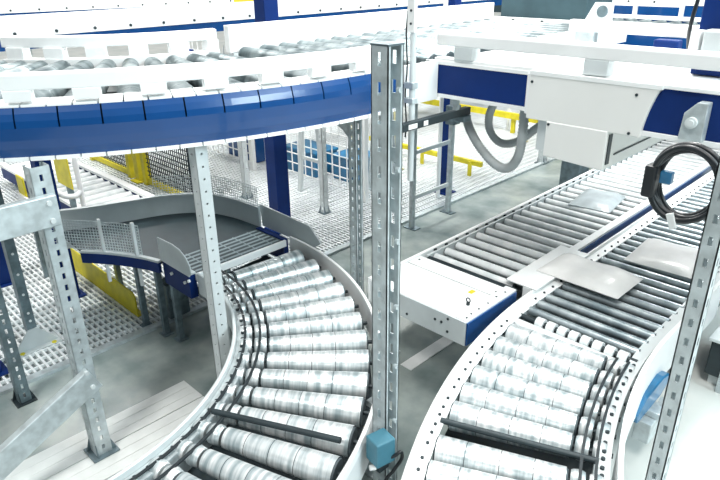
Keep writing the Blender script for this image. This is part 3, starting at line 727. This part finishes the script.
for i, (x, y, lab) in enumerate(((-7.35, 7.2, 'pale yellow post behind the splayed support nearest the blue column'), (-6.7, 7.6, 'pale yellow post behind the slotted post on the open grating'), (-6.1, 10.6, 'yellow post far back below the navy panel'))):
    solo('yellow_post', MB().box(x - .05, x + .05, y - .05, y + .05, 0, 2.0).box(x - .09, x + .09, y - .09, y + .09, 0, .02), PYEL, lab, 'post', 'yellow posts in the back')
t = thing('guard_rail', (-7.0, 11.0, 0), 'low yellow guard rail on the floor far behind the corrugated hoses', 'rail')
part('rail', MB().box(-9.5, -4.4, 10.97, 11.03, .30, .42), YEL, t)
for x in (-9.3, -8.0, -6.6, -5.2): part('stay', MB().box(x - .04, x + .04, 11.03, 11.09, 0, .40), YEL, t)
t = thing('guard_rail', (-6.6, 8.2, 0), 'low yellow guard rail on the grating behind the ladder shaped stand', 'rail')
part('rail', MB().box(-7.9, -5.4, 8.17, 8.23, .18, .26), YEL, t)
for x in (-7.7, -6.6, -5.6): part('stay', MB().box(x - .03, x + .03, 8.14, 8.17, 0, .24), YEL, t)
slot_post('slotted_post', -5.1, 9.6, 2.15, .11, 'grey post far back between the corrugated hoses', 'w', m=PALE)
# drip tray with a dark rim under the skirt corner
t = thing('drip_tray', (-3.75, 3.35, 2.06), 'yellow tray with a dark curved rim tucked under the corner of the blue skirt', 'tray')
part('pan', MB().sweep(arc((-4.15, 3.75), .75, -100, -62, 10), [(-.02, 2.10), (.35, 2.10), (.35, 2.115), (-.02, 2.115)]), YEL, t)
part('rim', MB().sweep(arc((-4.15, 3.75), .78, -105, -60, 12), [(-.012, 2.085), (-.012, 2.118), (.012, 2.118), (.012, 2.085)]), DARK, t)
part('hanger', MB().box(-4.16, -4.12, 3.2, 3.24, 2.11, 2.20), GALV, t)
# dark steel column under the motor cover
t = thing('steel_column', (-3.55, 7.6, 0), 'dark steel column behind the straight rollers, below the motor cover', 'column')
part('shaft', MB().box(-3.68, -3.42, 7.45, 7.75, .02, 2.2), GALVD, t, .01); part('base_plate', MB().box(-3.75, -3.36, 7.4, 7.8, 0, .02), DARK, t)
# dark cabinet at the right edge
t = thing('drive_cabinet', (-.55, 5.3, 0), 'dark low drive cabinet behind the right slotted post, at the right edge', 'cabinet')
part('body', MB().box(-.98, .2, 4.95, 5.6, .10, .42), DARK, t, .01)
part('top', MB().box(-1.0, .22, 4.92, 5.62, .42, .45), PALE, t, .006)
for x in (-.84, -.3, .15): part('leg', MB().box(x - .02, x + .02, 4.90, 4.92, 0, .45), GALV, t)
part('plinth', MB().box(-.95, .18, 5.0, 5.58, 0, .10), PALE, t)
part('motor', MB().cyl((-.96, 5.2, .52), (-.6, 5.2, .52), .07), NAVY, t)
# white cover plates along the concrete
for x, lab in ((-4.10, 'long pale floor cover plate furthest from the curved rollers'), (-3.80, 'long pale floor cover plate under the left slotted post'), (-3.50, 'long pale floor cover plate closest to the curved rollers')):
    w = .29
    solo('cover_plate', MB().box(x, x + w, -1.0, 1.98, 0, .012).box(x + .095, x + .102, -1.0, 1.98, .012, .015).box(x + .19, x + .197, -1.0, 1.98, .012, .015), PLANK, lab, 'plate', 'pale floor cover plates', .003)
solo('floor_strip', MB().box(-2.94, -2.82, 3.42, 4.05, 0, .008), WHITE, 'short white strip lying on the concrete beside the white front deck', 'strip')

# =================================================================== TOP BACKGROUND
def bg_conveyor(p, q, w, z, label, depth=.3, cap=.14):
    p = Vector((p[0], p[1], 0)); q = Vector((q[0], q[1], 0)); d = (q - p).normalized(); n = Vector((-d.y, d.x, 0)); L = (q - p).length; zz = Vector((0, 0, 1))
    t = thing('far_conveyor', ((p.x + q.x) / 2, (p.y + q.y) / 2, z - depth), label, 'conveyor')
    for s in (-1, 1):
        o = n * s * (w / 2)
        part('side_panel', MB().bar(p + o + zz * (z - depth / 2), q + o + zz * (z - depth / 2), .04, depth), BLUE, t)
        part('guide_rail', MB().bar(p + o + zz * (z + cap / 2), q + o + zz * (z + cap / 2), .06, cap), WHITE, t)
    part('bed', MB().bar(p + zz * (z - .12), q + zz * (z - .12), w - .06, .03), DARK, t)
    ro = None; k = .1; an = math.atan2(n.y, n.x); c = 0
    while k < L and c < 95:
        b = p + d * k - n * (w / 2 - .04)
        if ro is None: o = ro = part('roller', MB().lathe_x([(0, .01), (0, .06), (w - .08, .06), (w - .08, .01)], 12), ROLLD, t, local=True)
        else: o = ro.copy(); C.objects.link(o)
        o.parent = t; o.location = Vector((b.x, b.y, z - .05)) - wpos(t); o.rotation_euler.z = an; k += .2; c += 1
    k = .3; sp = []
    while k < L and len(sp) < 40: sp.append(p + d * k - n * (w / 2 + .03) + zz * (z + cap * .3)); k += .45
    bolts(t, sp, -n, .018, .012)
    return t
bg_conveyor((-8.5, 1.2), (-8.5, 22), 1.5, 2.50, 'far overhead conveyor with a long blue side strip, above the curved rollers at top left', depth=.13)
bg_conveyor((-13.5, 1.0), (-12.2, 8.0), 1.5, 2.50, 'furthest overhead conveyor along the top left, before the yellow fence')
bg_conveyor((-5.7, 8.75), (4.0, 8.75), 1.35, 2.44, 'far overhead white conveyor carrying the dark carton at the top', cap=.05)
bg_conveyor((-7.0, 12.5), (4.0, 12.5), 1.5, 2.50, 'furthest overhead white conveyor along the top right')
bg_conveyor((-4.0, 16.0), (6.0, 16.0), 1.6, 2.50, 'thin far overhead conveyor just below the top edge at right')
t = thing('mesh_fence', (-15.6, 7.0, 2.2), 'far yellow and grey mesh fence along the top edge at left', 'fence')
part('rail', MB().box(-15.62, -15.55, 2, 14, 2.45, 2.62), GALV, t)
mb = MB(); y = 2.0
while y < 14: mb.box(-15.61, -15.57, y, y + .05, 2.62, 3.6); y += .16
part('bars', mb, DARK, t)
part('yellow_sheet', MB().box(-15.75, -15.70, 2, 14, 2.2, 3.6), YEL, t)
t = thing('far_platform', (-15.6, 8, 0), 'far white platform below the yellow and grey fence at the top left', 'platform')
part('deck', MB().box(-17.5, -14.6, 0, 18, 2.1, 2.2), WHITE, t)
for y in (1, 5, 9, 13): part('post', MB().box(-15.7, -15.5, y - .1, y + .1, -.004, 2.1), PALE, t)
t = thing('carton', (-4.75, 8.6, 2.435), 'large dark slate carton riding the far white conveyor at the top', 'carton')
part('box', MB().box(-5.30, -3.98, 8.25, 9.0, 2.452, 2.82), TOTE, t, .02)
part('lid_flap', MB().box(-5.30, -3.98, 8.62, 8.64, 2.82, 2.826), TOTE, t)
t = thing('far_handrail', (-5.9, 11.2, 0), 'white handrail with small square openings behind the pole at the top', 'handrail')
part('rail', MB().box(-6.8, -3.8, 11.18, 11.22, 2.66, 2.72).box(-6.8, -3.8, 11.18, 11.22, 2.50, 2.54), WHITE, t)
for x in (-6.8, -6.05, -5.3, -4.55, -3.8): part('post', MB().box(x - .03, x + .03, 11.17, 11.23, 0, 2.72), WHITE, t)
solo('white_pole', MB().cyl((-5.33, 6.98, 0), (-5.33, 6.98, 3.9), .03), WHITE, 'white pole in front of the slim blue column, at the top centre', 'pole')

# =================================================================== LIGHT
w = bpy.data.worlds.new('hall_light'); bpy.context.scene.world = w; w.use_nodes = True
nt = w.node_tree; bg = nt.nodes['Background']
tc = nt.nodes.new('ShaderNodeTexCoord'); sx = nt.nodes.new('ShaderNodeSeparateXYZ'); rp = nt.nodes.new('ShaderNodeValToRGB')
nt.links.new(tc.outputs['Generated'], sx.inputs[0]); nt.links.new(sx.outputs['Z'], rp.inputs['Fac'])
e = rp.color_ramp.elements; e[0].position = 0.; e[0].color = (.09, .14, .16, 1); e[1].position = .75; e[1].color = (1, 1, .99, 1)
x = e.new(.25); x.color = (.30, .39, .42, 1)
nt.links.new(rp.outputs['Color'], bg.inputs['Color']); bg.inputs['Strength'].default_value = .45
def lamp(name, loc, size, power, col=(1, .99, .96), rot=(0, 0, 0)):
    l = bpy.data.lights.new(name, 'AREA'); l.shape = 'RECTANGLE'; l.size, l.size_y = size; l.energy = power; l.color = col
    o = bpy.data.objects.new(name, l); C.objects.link(o); o.location = loc; o.rotation_euler = rot
for x, y, p in ((-2.5, 4.5, 500), (-7.5, 5.5, 700), (-3.0, 10.5, 700), (-9, 12, 900), (-13, 4, 700), (1.5, 5.5, 300)):
    lamp('ceiling_lamp', (x, y, 7.5), (.6, 5.0), p * .6)
s = bpy.data.lights.new('skylight_sun', 'SUN'); s.energy = 1.3; s.angle = R(12); s.color = (1, .98, .94)
so = bpy.data.objects.new('skylight_sun', s); C.objects.link(so); so.rotation_euler = (R(30), R(18), 0)

l = bpy.data.lights.new('skirt_highlight_light', 'AREA'); l.shape = 'RECTANGLE'; l.size, l.size_y = 5.0, 3.4; l.energy = 900; l.color = (.78, .95, 1)  # unseen area light, added to put a highlight on the blue skirt
o = bpy.data.objects.new('skirt_highlight_light', l); C.objects.link(o); o.location = (7.0, 4.6, 7.8)
o.rotation_euler = (Vector((-3.4, 2.5, 2.4)) - Vector((7.0, 4.6, 7.8))).to_track_quat('-Z', 'Y').to_euler()

# =================================================================== CAMERA
cam = bpy.data.cameras.new('camera'); co = bpy.data.objects.new('camera', cam); C.objects.link(co)
yaw, pitch, roll = R(45), R(24), R(-.73)
fw = Vector((-sin(yaw) * cos(pitch), cos(yaw) * cos(pitch), -sin(pitch)))
r0 = Vector((cos(yaw), sin(yaw), 0)); u0 = r0.cross(fw)
rr = r0 * cos(roll) + u0 * sin(roll); uu = u0 * cos(roll) - r0 * sin(roll)
Mx = Matrix((rr, uu, -fw)).transposed().to_4x4(); Mx.translation = Vector((0, 0, 3.2))
co.matrix_world = Mx
cam.sensor_width = 36.; cam.lens = 620 / 720 * 36; cam.clip_end = 200
sc = bpy.context.scene; sc.camera = co
vs = sc.view_settings; vs.view_transform = 'Standard'; vs.look = 'None'; vs.gamma = 1; vs.exposure = .35; vs.use_curve_mapping = False
